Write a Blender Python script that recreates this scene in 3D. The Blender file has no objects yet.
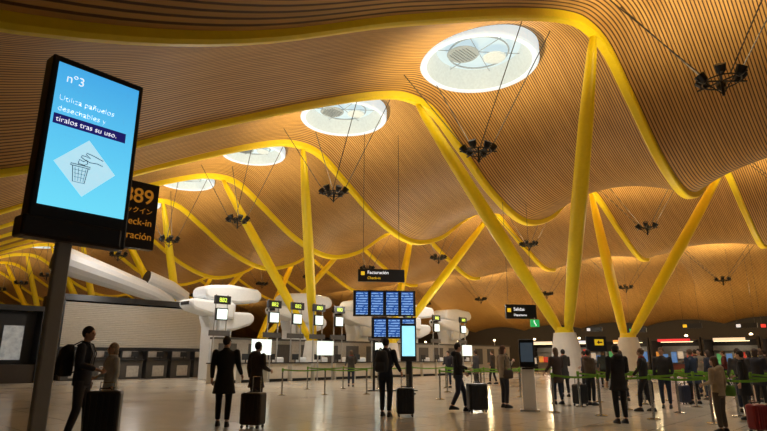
import bpy, math, random, bmesh
from mathutils import Vector, Matrix, Euler
random.seed(7)
C = bpy.context.scene.collection
bpy.context.scene.view_settings.view_transform = 'Standard'
TH = math.radians(47.3)
O = Vector((8.3, 20.1, 0))
B = Vector((math.cos(TH), math.sin(TH), 0)); A = Vector((-math.sin(TH), math.cos(TH), 0))
def hp(t, s, z=0): return O + B*t + A*s + Vector((0,0,z))

# ---------------- materials ----------------
MATS = {}
def mat(name, col, rough=0.5, metal=0.0, var=0.12, nscale=8.0, emit=None, estr=0.0, bump=0.0, spec=0.5):
    if name in MATS: return MATS[name]
    m = bpy.data.materials.new(name); m.use_nodes = True
    nt = m.node_tree; b = nt.nodes['Principled BSDF']
    tc = nt.nodes.new('ShaderNodeTexCoord'); n = nt.nodes.new('ShaderNodeTexNoise')
    n.inputs['Scale'].default_value = nscale; n.inputs['Detail'].default_value = 3
    nt.links.new(tc.outputs['Object'], n.inputs['Vector'])
    r = nt.nodes.new('ShaderNodeValToRGB')
    r.color_ramp.elements[0].position = 0.3; r.color_ramp.elements[1].position = 0.7
    r.color_ramp.elements[0].color = (*[c*(1-var) for c in col], 1)
    r.color_ramp.elements[1].color = (*[min(1, c*(1+var)) for c in col], 1)
    nt.links.new(n.outputs['Fac'], r.inputs['Fac'])
    nt.links.new(r.outputs['Color'], b.inputs['Base Color'])
    b.inputs['Roughness'].default_value = rough; b.inputs['Metallic'].default_value = metal
    b.inputs['Specular IOR Level'].default_value = spec
    if emit:
        b.inputs['Emission Color'].default_value = (*emit, 1); b.inputs['Emission Strength'].default_value = estr
    if bump > 0:
        bp = nt.nodes.new('ShaderNodeBump'); bp.inputs['Strength'].default_value = bump
        nt.links.new(n.outputs['Fac'], bp.inputs['Height']); nt.links.new(bp.outputs['Normal'], b.inputs['Normal'])
    MATS[name] = m
    return m
def N(nt, typ, **kw):
    n = nt.nodes.new(typ)
    for k, v in kw.items(): setattr(n, k, v)
    return n
def mth(nt, op, a, b=None):
    n = nt.nodes.new('ShaderNodeMath'); n.operation = op
    for i, x in enumerate([a, b]):
        if x is None: continue
        if isinstance(x, (int, float)): n.inputs[i].default_value = x
        else: nt.links.new(x, n.inputs[i])
    return n.outputs[0]

def slat_mat():
    m = bpy.data.materials.new('bamboo_slats'); m.use_nodes = True
    nt = m.node_tree; b = nt.nodes['Principled BSDF']
    tc = N(nt, 'ShaderNodeTexCoord'); sp = N(nt, 'ShaderNodeSeparateXYZ')
    nt.links.new(tc.outputs['Object'], sp.inputs[0])
    f = mth(nt, 'FRACT', mth(nt, 'MULTIPLY', sp.outputs['Y'], 1/0.125))
    r = N(nt, 'ShaderNodeValToRGB'); r.color_ramp.interpolation = 'LINEAR'
    e = r.color_ramp.elements
    WC = (0.63, 0.365, 0.105, 1); GC = (0.10, 0.042, 0.008, 1)
    e[0].position = 0.0; e[0].color = GC
    e[1].position = 0.10; e[1].color = WC
    x = e.new(0.64); x.color = WC
    x = e.new(0.74); x.color = GC
    nt.links.new(f, r.inputs['Fac'])
    mp = N(nt, 'ShaderNodeMapping'); mp.inputs['Scale'].default_value = (0.5, 6.0, 0.5)
    nt.links.new(tc.outputs['Object'], mp.inputs['Vector'])
    n = N(nt, 'ShaderNodeTexNoise'); n.inputs['Scale'].default_value = 1.0; n.inputs['Detail'].default_value = 2
    nt.links.new(mp.outputs[0], n.inputs['Vector'])
    r2 = N(nt, 'ShaderNodeValToRGB'); r2.color_ramp.elements[0].position = .3; r2.color_ramp.elements[1].position = .7
    r2.color_ramp.elements[0].color = (.78, .74, .68, 1); r2.color_ramp.elements[1].color = (1, 1, 1, 1)
    nt.links.new(n.outputs['Fac'], r2.inputs['Fac'])
    mx = N(nt, 'ShaderNodeMix', data_type='RGBA', blend_type='MULTIPLY'); mx.inputs[0].default_value = 1
    nt.links.new(r.outputs['Color'], mx.inputs[6]); nt.links.new(r2.outputs['Color'], mx.inputs[7])
    nt.links.new(mx.outputs[2], b.inputs['Base Color'])
    b.inputs['Roughness'].default_value = 0.55
    bp = N(nt, 'ShaderNodeBump'); bp.inputs['Strength'].default_value = 0.3; bp.inputs['Distance'].default_value = .05
    nt.links.new(r.outputs['Color'], bp.inputs['Height']); nt.links.new(bp.outputs['Normal'], b.inputs['Normal'])
    return m
def floor_mat():
    m = bpy.data.materials.new('polished_stone'); m.use_nodes = True
    nt = m.node_tree; b = nt.nodes['Principled BSDF']
    tc = N(nt, 'ShaderNodeTexCoord'); sp = N(nt, 'ShaderNodeSeparateXYZ')
    nt.links.new(tc.outputs['Object'], sp.inputs[0])
    fx = mth(nt, 'FRACT', mth(nt, 'MULTIPLY', sp.outputs['X'], 1/1.2))
    fy = mth(nt, 'FRACT', mth(nt, 'MULTIPLY', sp.outputs['Y'], 1/1.2))
    line = mth(nt, 'MAXIMUM', mth(nt, 'LESS_THAN', fx, .012), mth(nt, 'LESS_THAN', fy, .012))
    n = N(nt, 'ShaderNodeTexNoise'); n.inputs['Scale'].default_value = 60; n.inputs['Detail'].default_value = 4
    n2 = N(nt, 'ShaderNodeTexNoise'); n2.inputs['Scale'].default_value = .5; n2.inputs['Detail'].default_value = 3
    nt.links.new(tc.outputs['Object'], n.inputs['Vector']); nt.links.new(tc.outputs['Object'], n2.inputs['Vector'])
    r = N(nt, 'ShaderNodeValToRGB'); r.color_ramp.elements[0].position = .3; r.color_ramp.elements[1].position = .7
    r.color_ramp.elements[0].color = (.50, .46, .38, 1); r.color_ramp.elements[1].color = (.66, .61, .51, 1)
    nt.links.new(n.outputs['Fac'], r.inputs['Fac'])
    mx = N(nt, 'ShaderNodeMix', data_type='RGBA'); nt.links.new(line, mx.inputs[0])
    nt.links.new(r.outputs['Color'], mx.inputs[6]); mx.inputs[7].default_value = (.30, .26, .20, 1)
    nt.links.new(mx.outputs[2], b.inputs['Base Color'])
    rr = N(nt, 'ShaderNodeMapRange'); nt.links.new(n2.outputs['Fac'], rr.inputs[0])
    rr.inputs[3].default_value = .10; rr.inputs[4].default_value = .24
    nt.links.new(rr.outputs[0], b.inputs['Roughness'])
    b.inputs['Specular IOR Level'].default_value = .85
    return m
def board_mat():
    m = bpy.data.materials.new('flight_board_screen'); m.use_nodes = True
    nt = m.node_tree; b = nt.nodes['Principled BSDF']
    tc = N(nt, 'ShaderNodeTexCoord'); sp = N(nt, 'ShaderNodeSeparateXYZ')
    nt.links.new(tc.outputs['Object'], sp.inputs[0])
    f = mth(nt, 'FRACT', mth(nt, 'MULTIPLY', sp.outputs['Z'], 9))
    row = mth(nt, 'GREATER_THAN', f, .6)
    mp = N(nt, 'ShaderNodeMapping'); mp.inputs['Scale'].default_value = (5, 1, 9)
    nt.links.new(tc.outputs['Object'], mp.inputs['Vector'])
    n = N(nt, 'ShaderNodeTexNoise'); n.inputs['Scale'].default_value = 1.3
    nt.links.new(mp.outputs[0], n.inputs['Vector'])
    g = mth(nt, 'GREATER_THAN', n.outputs['Fac'], .47)
    mask = mth(nt, 'MULTIPLY', row, g)
    mx = N(nt, 'ShaderNodeMix', data_type='RGBA'); nt.links.new(mask, mx.inputs[0])
    mx.inputs[6].default_value = (.02, .09, .36, 1); mx.inputs[7].default_value = (.30, .52, .90, 1)
    nt.links.new(mx.outputs[2], b.inputs['Emission Color']); b.inputs['Emission Strength'].default_value = .9
    b.inputs['Base Color'].default_value = (.01, .02, .05, 1); b.inputs['Roughness'].default_value = .2
    return m
def grad_mat():
    m = bpy.data.materials.new('cyan_screen'); m.use_nodes = True
    nt = m.node_tree; b = nt.nodes['Principled BSDF']
    tc = N(nt, 'ShaderNodeTexCoord'); sp = N(nt, 'ShaderNodeSeparateXYZ')
    nt.links.new(tc.outputs['Generated'], sp.inputs[0])
    r = N(nt, 'ShaderNodeValToRGB'); e = r.color_ramp.elements
    e[0].position = 0; e[0].color = (.16, .72, .95, 1); e[1].position = 1; e[1].color = (.06, .40, .80, 1)
    x = e.new(.45); x.color = (.11, .58, .9, 1)
    nt.links.new(sp.outputs['Z'], r.inputs['Fac']); nt.links.new(r.outputs['Color'], b.inputs['Emission Color'])
    b.inputs['Emission Strength'].default_value = 1.0; b.inputs['Base Color'].default_value = (.02, .05, .08, 1)
    b.inputs['Roughness'].default_value = .3
    return m
M_slat = slat_mat(); M_floor = floor_mat(); M_board = board_mat(); M_cyan = grad_mat()
M_yel = mat('yellow_paint', (.96, .74, .01), .42, var=.03)
M_black = mat('black_plastic', (.012, .012, .014), .35)
M_blackm = mat('black_metal', (.02, .02, .02), .4, .5)
M_grey = mat('grey_metal', (.42, .42, .41), .4, .5, var=.06)
M_pole = mat('pole_grey', (.42, .44, .45), .45, .1, var=.05)
M_cable = mat('cable_steel', (.10, .09, .08), .5)
M_conc = mat('pale_concrete', (.82, .81, .78), .7, var=.05, nscale=3, bump=.1)
M_white = mat('white_enamel', (.80, .84, .87), .4, var=.03)
M_cream = mat('cream_panel', (.60, .56, .47), .5, var=.05)
M_shut = mat('shutter_metal', (.56, .54, .48), .45, .0, var=.05)
M_dark = mat('dark_wall', (.035, .025, .018), .6)
M_brownblack = mat('dark_brown_panel', (.03, .017, .01), .4)
M_steel = mat('steel', (.55, .54, .5), .25, 1.0, var=.05)
M_lime = mat('lime_belt', (.17, .40, .03), .6)
M_wt = mat('white_letters', (.9, .9, .9), .5, emit=(.95, .97, 1), estr=.9)
M_yt = mat('yellow_letters', (.9, .6, .02), .5, emit=(1, .62, .03), estr=.6)
M_ot = mat('orange_letters', (.6, .27, .02), .5, emit=(1, .38, .03), estr=.25)
M_gt = mat('yellow_green_letters', (.7, .9, .1), .5, emit=(.75, 1, .12), estr=1.1)
M_navy = mat('navy_highlight', (.01, .01, .12), .4, emit=(.012, .012, .14), estr=.8)
M_whitelit = mat('lit_white_panel', (.9, .9, .9), .4, emit=(.72, 1, .92), estr=.85)
M_cyanlit = mat('lit_cyan_panel', (.2, .7, .9), .4, emit=(.35, .8, 1), estr=1.1)
M_green = mat('green_sign', (.02, .4, .1), .4, emit=(.03, .6, .15), estr=.5)
M_glow = mat('warm_lamp', (1, .8, .5), .4, emit=(1, .75, .4), estr=8)
M_sky = mat('skylight_glass', (.12, .14, .14), .3, emit=(.66, .84, .90), estr=.80, nscale=.7, var=.1)
M_rim = mat('skylight_rim_glow', (.30, .33, .36), .5, emit=(.78, .93, 1), estr=.70)  # emission paints cool daylight onto the rim, which is no source itself
M_shaft = mat('skylight_shaft_glow', (.3, .33, .34), .5, emit=(.62, .80, .86), estr=.42)  # cool glow in the material stands in for daylight on the shaft walls
M_refl = mat('grey_reflector_glow', (.14,.16,.17), .5, emit=(.5, .62, .66), estr=.32)  # self-lit to imitate daylight on the inner skylight parts
M_refl2 = mat('dark_reflector_glow', (.12,.13,.13), .5, emit=(.5, .6, .62), estr=.16)  # weaker painted daylight glow for the louvres
M_yellow_panel = mat('yellow_sign_panel', (.8, .55, .02), .4, emit=(1, .65, .02), estr=.4)
M_booth = mat('charcoal_panel', (.05, .045, .04), .5)

# ---------------- geometry builder ----------------
class G:
    def __init__(s): s.v = []; s.f = []
    def add(s, vs, fs):
        o = len(s.v); s.v += [Vector(x) for x in vs]; s.f += [tuple(i+o for i in f) for f in fs]
        return s
    def box(s, c, d, rot=None):
        hx, hy, hz = d[0]/2, d[1]/2, d[2]/2
        vs = [Vector((x*hx, y*hy, z*hz)) for x in (-1, 1) for y in (-1, 1) for z in (-1, 1)]
        if rot: vs = [rot @ v for v in vs]
        c = Vector(c)
        return s.add([v+c for v in vs], [(0,1,3,2),(4,6,7,5),(0,4,5,1),(2,3,7,6),(0,2,6,4),(1,5,7,3)])
    def prism(s, poly, y0, y1):
        n = len(poly)
        vs = [(x, y0, z) for x, z in poly]+[(x, y1, z) for x, z in poly]
        fs = [tuple(range(n)), tuple(range(2*n-1, n-1, -1))]+[(i, n+i, n+(i+1) % n, (i+1) % n) for i in range(n)]
        return s.add(vs, fs)
    def tube(s, pts, rads, n=12, e=1.0, up=None):
        pts = [Vector(p) for p in pts]
        if isinstance(rads, (int, float)): rads = [rads]*len(pts)
        o = len(s.v); K = len(pts); side = None
        for i, p in enumerate(pts):
            d = (pts[min(i+1, K-1)]-pts[max(i-1, 0)]).normalized()
            if side is None:
                u = Vector(up) if up else (Vector((0,0,1)) if abs(d.z) < .9 else Vector((1,0,0)))
                side = d.cross(u).normalized()
            side = (side - d*side.dot(d)).normalized(); w = side.cross(d)
            for j in range(n):
                a = 2*math.pi*j/n
                s.v.append(p + side*math.cos(a)*rads[i] + w*math.sin(a)*rads[i]*e)
        for i in range(K-1):
            for j in range(n):
                a, b = o+i*n+j, o+i*n+(j+1) % n
                s.f.append((a, b, b+n, a+n))
        s.f.append(tuple(o+j for j in range(n))[::-1]); s.f.append(tuple(o+(K-1)*n+j for j in range(n)))
        return s
    def ell(s, c, r, nu=14, nv=9, rot=None):
        c = Vector(c); o = len(s.v)
        if isinstance(r, (int, float)): r = (r, r, r)
        vs = [Vector((0, 0, -r[2]))]
        for i in range(1, nv):
            ph = -math.pi/2 + math.pi*i/nv
            for j in range(nu):
                a = 2*math.pi*j/nu
                vs.append(Vector((r[0]*math.cos(ph)*math.cos(a), r[1]*math.cos(ph)*math.sin(a), r[2]*math.sin(ph))))
        vs.append(Vector((0, 0, r[2])))
        if rot: vs = [rot @ v for v in vs]
        s.v += [v+c for v in vs]; L = o+len(vs)-1
        for j in range(nu):
            s.f.append((o, o+1+(j+1) % nu, o+1+j))
            s.f.append((L, L-nu+j, L-nu+(j+1) % nu))
        for i in range(nv-2):
            for j in range(nu):
                a = o+1+i*nu+j; b = o+1+i*nu+(j+1) % nu
                s.f.append((a, b, b+nu, a+nu))
        return s
    def rings(s, R, n=20):
        o = len(s.v)
        for cx, cy, z, rx, ry in R:
            for j in range(n):
                a = 2*math.pi*j/n
                s.v.append(Vector((cx+rx*math.cos(a), cy+ry*math.sin(a), z)))
        K = len(R)
        for i in range(K-1):
            for j in range(n):
                a, b = o+i*n+j, o+i*n+(j+1) % n
                s.f.append((a, b, b+n, a+n))
        s.f.append(tuple(o+j for j in range(n))[::-1]); s.f.append(tuple(o+(K-1)*n+j for j in range(n)))
        return s
    def scale(s, k):
        s.v = [v*k for v in s.v]; return s
    def mesh(s, name):
        me = bpy.data.meshes.new(name); me.from_pydata([tuple(v) for v in s.v], [], s.f); me.update()
        return me
def fin(ob, par=None, label=None, cat=None, group=None, kind=None):
    C.objects.link(ob)
    if par is not None: ob.parent = par
    if label: ob['label'] = label
    if cat: ob['category'] = cat
    if group: ob['group'] = group
    if kind: ob['kind'] = kind
    return ob
def P(par, name, g, m, smooth=False, bevel=0, **kw):
    me = g.mesh(name); me.materials.append(m)
    if smooth:
        for p in me.polygons: p.use_smooth = True
    ob = bpy.data.objects.new(name, me)
    if bevel:
        b = ob.modifiers.new('b', 'BEVEL'); b.width = bevel; b.segments = 2; b.limit_method = 'ANGLE'
    return fin(ob, par, **kw)
def root(name, loc, rz, label, cat, group=None):
    ob = bpy.data.objects.new(name, None); ob.empty_display_size = .2
    ob.location = loc; ob.rotation_euler = (0, 0, rz)
    return fin(ob, None, label, cat, group)
def copy_thing(r, loc, rz=None):
    n = r.copy(); n.location = loc
    if rz is not None: n.rotation_euler = (0, 0, rz)
    C.objects.link(n)
    def rec(src, dst):
        for c in list(src.children):
            k = c.copy(); k.parent = dst; C.objects.link(k); rec(c, k)
    rec(r, n)
    return n
def text(par, s, size, loc, m, name='lettering', align='LEFT', rot=(math.pi/2, 0, 0), ext=.004, bold=0.0):
    cu = bpy.data.curves.new('t', 'FONT'); cu.body = s; cu.size = size; cu.align_x = align; cu.extrude = ext; cu.offset = bold
    o = bpy.data.objects.new('t', cu); C.objects.link(o)
    bpy.context.view_layer.update()
    dg = bpy.context.evaluated_depsgraph_get()
    me = bpy.data.meshes.new_from_object(o.evaluated_get(dg)); bpy.data.objects.remove(o)
    me.materials.clear(); me.materials.append(m)
    ob = bpy.data.objects.new(name, me); ob.location = loc; ob.rotation_euler = rot
    return fin(ob, par)
def remeshed(g, name, m, vox, par, smooth_it=2, **kw):
    me = g.mesh(name); o = bpy.data.objects.new(name, me); C.objects.link(o)
    r = o.modifiers.new('r', 'REMESH'); r.mode = 'VOXEL'; r.voxel_size = vox
    sm = o.modifiers.new('s', 'SMOOTH'); sm.factor = .5; sm.iterations = smooth_it
    bpy.context.view_layer.update(); dg = bpy.context.evaluated_depsgraph_get()
    me2 = bpy.data.meshes.new_from_object(o.evaluated_get(dg)); bpy.data.objects.remove(o)
    me2.materials.clear(); me2.materials.append(m)
    for p in me2.polygons: p.use_smooth = True
    ob = bpy.data.objects.new(name, me2)
    return fin(ob, par, **kw)

# ---------------- roof profile ----------------
KP = [(-34,5.0),(-26,4.6),(-22,4.7),(-19,5.3),(-16,6.5),(-12,8.8),(-6,12.0),(-2,13.8),(0,14.15),(1.4,13.9),(3.4,12.7),(6.7,10.7),(10.2,9.7),(13.7,10.5),(17,12.5),(20,13.9),(21.5,14.1),(23,13.8),(27,11.8),(31.5,10.1),(36,10.9),(41,11.8),(43,11.6),(48,10.0),(54,7),(60,5.5)]
def wprof(t):
    if t <= KP[0][0]: return KP[0][1]
    if t >= KP[-1][0]: return KP[-1][1]
    for i in range(len(KP)-1):
        if KP[i][0] <= t <= KP[i+1][0]: break
    def tan(j):
        if j == 0 or j == len(KP)-1: return 0
        return (KP[j+1][1]-KP[j-1][1])/(KP[j+1][0]-KP[j-1][0])
    x0, y0 = KP[i]; x1, y1 = KP[i+1]; h = x1-x0; u = (t-x0)/h
    return (2*u**3-3*u*u+1)*y0+(u**3-2*u*u+u)*h*tan(i)+(-2*u**3+3*u*u)*y1+(u**3-u*u)*h*tan(i+1)
SP = 9.15; S0 = -.3
def damp(t): return 1.0 if t < 23 else max(.55, 1-.45*(t-23)/8.5)
def dome(s):
    f = ((s-S0)/SP) % 1.0
    return 1.25*(1-(2*f-1)**2)
def Z(t, s): return wprof(t)+dome(s)*damp(t)
SKY = [(-.3, S0+SP*(n+.5)+(.7 if n < 2 else .5), [1.0, .90, .78][min(n, 2)]) for n in range(0, 8)]
g = G(); n0, n1 = -2, 20; NS = 32
ts = []; t = -34.0
while t < 60.01:
    ts.append(t); t += .25 if -3.5 <= t < 3.2 else .5
ss = [S0+SP*(n0+i/NS) for i in range((n1-n0)*NS+1)]
W = len(ss)
for t in ts:
    wt = wprof(t); dm = damp(t)
    for i, s in enumerate(ss): g.v.append(Vector((t, s, wt+dome(s)*dm)))
for a in range(len(ts)-1):
    tc = (ts[a]+ts[a+1])/2
    for b in range(W-1):
        sc = (ss[b]+ss[b+1])/2
        if abs(tc) < 3.4 and any((tc-x)**2+(sc-y)**2 < (2.72*q-.15)**2 for x, y, q in SKY): continue
        i = a*W+b; g.f.append((i, i+1, i+W+1, i+W))
ceil = P(None, 'ceiling', g, M_slat, smooth=True, kind='structure', label='undulating bamboo slat ceiling')
ceil.location = O; ceil.rotation_euler = (0, 0, TH)
g = G().add([(-60,-60,0),(75,-60,0),(75,200,0),(-60,200,0)], [(0,1,2,3)])
fl = P(None, 'floor', g, M_floor, kind='structure', label='polished beige stone floor'); fl.location = O; fl.rotation_euler = (0,0,TH)
def hallbox(name, t0, t1, s0, s1, z0, z1, m, **kw):
    g = G().box(((t0+t1)/2, (s0+s1)/2, (z0+z1)/2), (abs(t1-t0), abs(s1-s0), z1-z0))
    o = P(None, name, g, m, **kw); o.location = O; o.rotation_euler = (0,0,TH); return o
hallbox('wall_far', 60, 60.4, -20, 184, 0, 7.2, M_dark, kind='structure', label='dark far wall')
hallbox('wall_end', -34, 60, 183, 183.4, 0, 16, M_dark, kind='structure', label='dark end wall')
hallbox('wall_side', -34.6, -34.2, -20, 184, 0, 6.4, M_dark, kind='structure', label='dark low side wall')

# ribs
g = G(); tt = [-34+.6*i for i in range(113)]
for i, t in enumerate(tt):
    z = wprof(t); q = min(1, max(0, (t+14)/10)); hw = .115+.08*q; hd = .15+.10*q
    for (dy, dz) in ((-hw, .1), (-hw, -hd+.06), (-hw+.06, -hd), (hw-.06, -hd), (hw, -hd+.06), (hw, .1)):
        g.v.append(Vector((t, dy, z+dz)))
for i in range(len(tt)-1):
    for j in range(6):
        a = i*6+j; b = i*6+(j+1) % 6; g.f.append((a, b, b+6, a+6))
ribmesh = g.mesh('roof_rib'); ribmesh.materials.append(M_yel)
for n in range(-1, 20):
    ob = bpy.data.objects.new('roof_rib', ribmesh); ob.location = hp(0, S0+SP*n); ob.rotation_euler = (0,0,TH)
    fin(ob, None, 'yellow painted steel rib following the wavy bamboo ceiling', 'roof beam', 'yellow roof ribs')

# V columns
def vcolumn(t0, ttop, k, zb=2.5):
    sm = S0+SP*(2*k+.5)
    r = root('branching_column', hp(t0, sm), TH, 'yellow V-shaped steel column on a pale concrete foot', 'column', 'V-shaped yellow columns')
    sg = 1 if ttop > t0 else -1
    P(r, 'concrete_foot', G().rings([(-sg*.2,0,0,.85,1.0),(-sg*.15,0,.12,.82,.97),(0,0,zb*.6,.6,.72),(sg*.08,0,zb,.42,.52)], 24), M_conc, smooth=False, bevel=.02)
    P(r, 'collar', G().rings([(sg*.08,0,zb,.30,.46),(sg*.12,0,zb+.25,.3,.42)], 20), M_yel, smooth=False)
    for sd in (-1, 1):
        top = Vector((ttop-t0, sd*SP/2, wprof(ttop)-.2)); bot = Vector((sg*.1, sd*.2, zb+.05))
        pts = [bot.lerp(top, f) for f in (0, .05, .25, .5, .75, .95, 1)]
        P(r, 'strut', G().tube(pts, [.17, .24, .31, .34, .30, .2, .12], 20), M_yel, smooth=True)
for k in range(0, 8): vcolumn(5.05, -.1, k)
for k in range(0, 4): vcolumn(13.1, 21.5, k)

# skylights
for (t0, s0, kk) in SKY:
    zc = Z(0, s0)
    r = root('skylight', hp(t0, s0), TH, 'round skylight with pale glass set in the bamboo ceiling', 'skylight', 'round ceiling skylights')
    n = 56; g = G(); zl = zc-.86*kk; zt = zc+.05
    for rr, z in ((2.74, zc-.15), (2.74, zl+.07), (2.68, zl), (2.46, zl), (2.42, zl+.05)):
        for j in range(n):
            a = 2*math.pi*j/n; g.v.append(Vector((rr*kk*math.cos(a), rr*kk*math.sin(a), z)))
    for i in range(4):
        for j in range(n):
            a = i*n+j; b = i*n+(j+1) % n; g.f.append((a, b, b+n, a+n))
    P(r, 'rim', g, M_rim, smooth=False)
    g = G()
    for rr, z in ((2.42, zl+.05), (1.95, zt)):
        for j in range(n):
            a = 2*math.pi*j/n; g.v.append(Vector((rr*kk*math.cos(a), rr*kk*math.sin(a), z)))
    for j in range(n): g.f.append((j, (j+1) % n, n+(j+1) % n, n+j))
    P(r, 'shaft', g, M_shaft, smooth=True)
    P(r, 'glass', G().rings([(0,0,zt,2.0*kk,2.0*kk),(0,0,zt+.05,2.0*kk,2.0*kk)], 56), M_sky)
    zz = zt-.22
    P(r, 'inner_ring', G().tube([(1.4*kk*math.cos(2*math.pi*j/40), 1.4*kk*math.sin(2*math.pi*j/40), zz) for j in range(41)], .04, 6), M_refl, smooth=True)
    for q in range(3):
        a = math.pi*q/3+.3; d = Vector((math.cos(a), math.sin(a), 0))*kk
        P(r, 'glazing_bar', G().tube([d*-1.97+Vector((0,0,zz+.06)), d*1.97+Vector((0,0,zz+.06))], .02, 6), M_refl)
    P(r, 'reflector', G().rings([(-.6*kk,.45*kk,zz-.2,.70*kk,.70*kk),(-.6*kk,.45*kk,zz-.15,.75*kk,.75*kk),(-.6*kk,.45*kk,zz-.05,.5*kk,.5*kk)], 28), M_refl)
    for q in range(7): P(r, 'reflector_louvre', G().box((-.6*kk, (.45-.45+q*.15)*kk, zz-.22), ((1.24-abs(q-3)*.13)*kk, .02, .04)), M_refl2)
    P(r, 'second_reflector', G().rings([(.6*kk,-.5*kk,zz-.22,.5*kk,.5*kk),(.6*kk,-.5*kk,zz-.17,.55*kk,.55*kk),(.6*kk,-.5*kk,zz-.07,.4*kk,.4*kk)], 28), M_shaft)

# hanging floodlight rigs
def rig(t, n, light=1300, zf=9.9, down=.45):
    s = S0+SP*(n+.5)+.3; r = root('hanging_floodlight_rig', hp(t, s, zf), TH, 'dark cluster of uplighting floodlights hung on splayed cables', 'light fixture', 'hanging floodlight rigs')
    g = G()
    for q in range(3):
        a = q*math.pi/3+.2; d = Vector((math.cos(a)*.8, math.sin(a)*.8, .0)); g.tube([d*-1, d], .028, 6)
    g.tube([(.55*math.cos(2*math.pi*j/16), .55*math.sin(2*math.pi*j/16), -.02) for j in range(17)], .022, 6)
    g.tube([(0,0,-.5),(0,0,.2)], .045, 8)
    for q in range(3):
        a = q*math.pi*2/3; d = Vector((math.cos(a)*.5, math.sin(a)*.5, 0)); g.tube([(0,0,-.45), d], .02, 5)
    P(r, 'frame', g, M_blackm)
    for q in range(6):
        a = q*math.pi/3+.2; x, y = .6*math.cos(a), .6*math.sin(a)
        c = Vector((x, y, .1+.06*(q % 2))); ax = Vector((x*.9, y*.9, .75)).normalized()
        P(r, 'floodlight', G().tube([c-ax*.18, c-ax*.08, c+ax*.10, c+ax*.15], [.07, .14, .165, .17], 12), M_blackm, smooth=False)
    for dx, dy in ((-1.2,-3.1),(1.2,-3.1),(-1.2,3.1),(1.2,3.1)):
        P(r, 'cable', G().tube([(dx*.3, dy*.1, 0), (dx, dy, Z(t+dx, s+dy)-zf)], .022, 5), M_cable)
    if light:
        if n >= 5: light *= .55
        l = bpy.data.lights.new('flood', 'SPOT'); l.energy = light; l.color = (1, .79, .46); l.spot_size = math.radians(158); l.spot_blend = .9
        l.shadow_soft_size = .5
        o = bpy.data.objects.new('floodlight_lamp', l); o.location = (0, 0, .45); o.rotation_euler = (math.pi, 0, 0); C.objects.link(o); o.parent = r
        l = bpy.data.lights.new('down', 'SPOT'); l.energy = light*down; l.color = (1, .93, .82); l.spot_size = math.radians(125); l.spot_blend = .8  # added fill spot for floor and people, not one of the uplights
        l.shadow_soft_size = .6
        o = bpy.data.objects.new('added_down_fill', l); o.location = (0, 0, -.75); C.objects.link(o); o.parent = r
for n in range(-1, 11): rig(-1.3, n, 1850, 9.9, .6)
for n in range(-1, 11): rig(20.0, n, 2500, 10.2, .45)
for n in range(0, 10): rig(41, n, 1700, 8.6, .3)

def pt(loc, e, col=(1, .8, .55), r=.3):  # added unseen point light that brightens what is around it
    l = bpy.data.lights.new('pt', 'POINT'); l.energy = e; l.color = col; l.shadow_soft_size = r
    o = bpy.data.objects.new('lamp', l); o.location = loc; C.objects.link(o); return o
for n in range(0, 8): pt(hp(10, S0+SP*n, 7.0), 150 if n < 5 else 80)
for n in range(-1, 6): pt(hp(31.5, S0+SP*n, 6.5), 250, (1, .78, .44)); pt(hp(49, S0+SP*n, 4.5), 420, (1, .75, .4))  # added fill under the far roof waves, below the rigs' reach
pt(hp(-12, 4, 5.0), 42, (1, .88, .7)); pt(hp(-10, 18, 5.8), 80, (1, .88, .7)); pt(hp(-9, -4, 5.0), 70, (1, .88, .7))
pt(hp(-4, 17, 5.5), 330, (1, .95, .9)); pt(hp(-5, 27, 6), 260, (1, .95, .9)); pt(hp(8, 18, 5.5), 300, (1, .95, .9)); pt(hp(18, 18, 5.5), 300, (1, .95, .9))
pt(hp(-4, 33.5, 10), 300, (1, .95, .9))  # added fill to brighten the large duct

# ---------------- totem with screen ----------------
RT = math.radians(51)
r = root('digital_information_totem', (-2.70, 4.8, 0), RT, 'black portrait digital totem showing a cyan tissue hygiene notice, grey pole', 'digital sign')
zb, zt = 2.62, 3.95; w = .745
P(r, 'housing', G().box((0, .09, (zb+zt)/2-.11), (w+.10, .18, zt-zb+.35)), M_black, bevel=.015)
P(r, 'lower_housing', G().box((-.04, .10, zb-.19), (w+.09, .22, .18)), M_black, bevel=.02)
P(r, 'pole', G().box((-.07, .12, (zb-.2)/2), (.125, .08, zb-.2)), M_pole, bevel=.015)
P(r, 'pole_foot', G().box((-.07, .12, .01), (.5, .5, .02)), M_grey, bevel=.005)
P(r, 'screen', G().box((0, -.004, (zb+zt)/2), (w, .01, zt-zb)), M_cyan)
fy = -.014
text(r, 'nº3', .12, (-.30, fy, zt-.17), M_wt, bold=-.002)
text(r, 'Utiliza pañuelos', .078, (-.335, fy, zt-.36), M_wt, bold=-.0036)
text(r, 'desechables y', .078, (-.335, fy, zt-.46), M_wt, bold=-.0036)
P(r, 'text_highlight', G().box((-.03, -.011, zt-.54), (.65, .004, .095)), M_navy)
text(r, 'tíralos tras su uso.', .073, (-.335, fy-.004, zt-.565), M_wt, bold=-.0015)
zc = zt-.93; d = .27; xo = -.03
M_dia = mat('diamond_panel', (.5, .7, .8), .4, emit=(.46, .78, .92), estr=.95)
M_ink = mat('icon_ink', (.01, .05, .2), .5)
P(r, 'icon_panel', G().add([(xo-d,-.013,zc),(xo,-.013,zc-d),(xo+d,-.013,zc),(xo,-.013,zc+d)], [(0,1,2,3)]), M_dia)
def stroke(pts, rr=.0035): P(r, 'icon_line', G().tube([(x*1.12+xo, -.016, zc+z*1.12) for x, z in pts], rr, 5), M_ink)
stroke([(-.10,.0),(-.085,-.13),(.005,-.13),(.02,.0)]); stroke([(-.115,0),(.035,0),(.035,.015),(-.115,.015),(-.115,0)])
for q in range(4): stroke([(-.08+q*.028,-.01),(-.066+q*.02,-.12)], .002)
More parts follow.
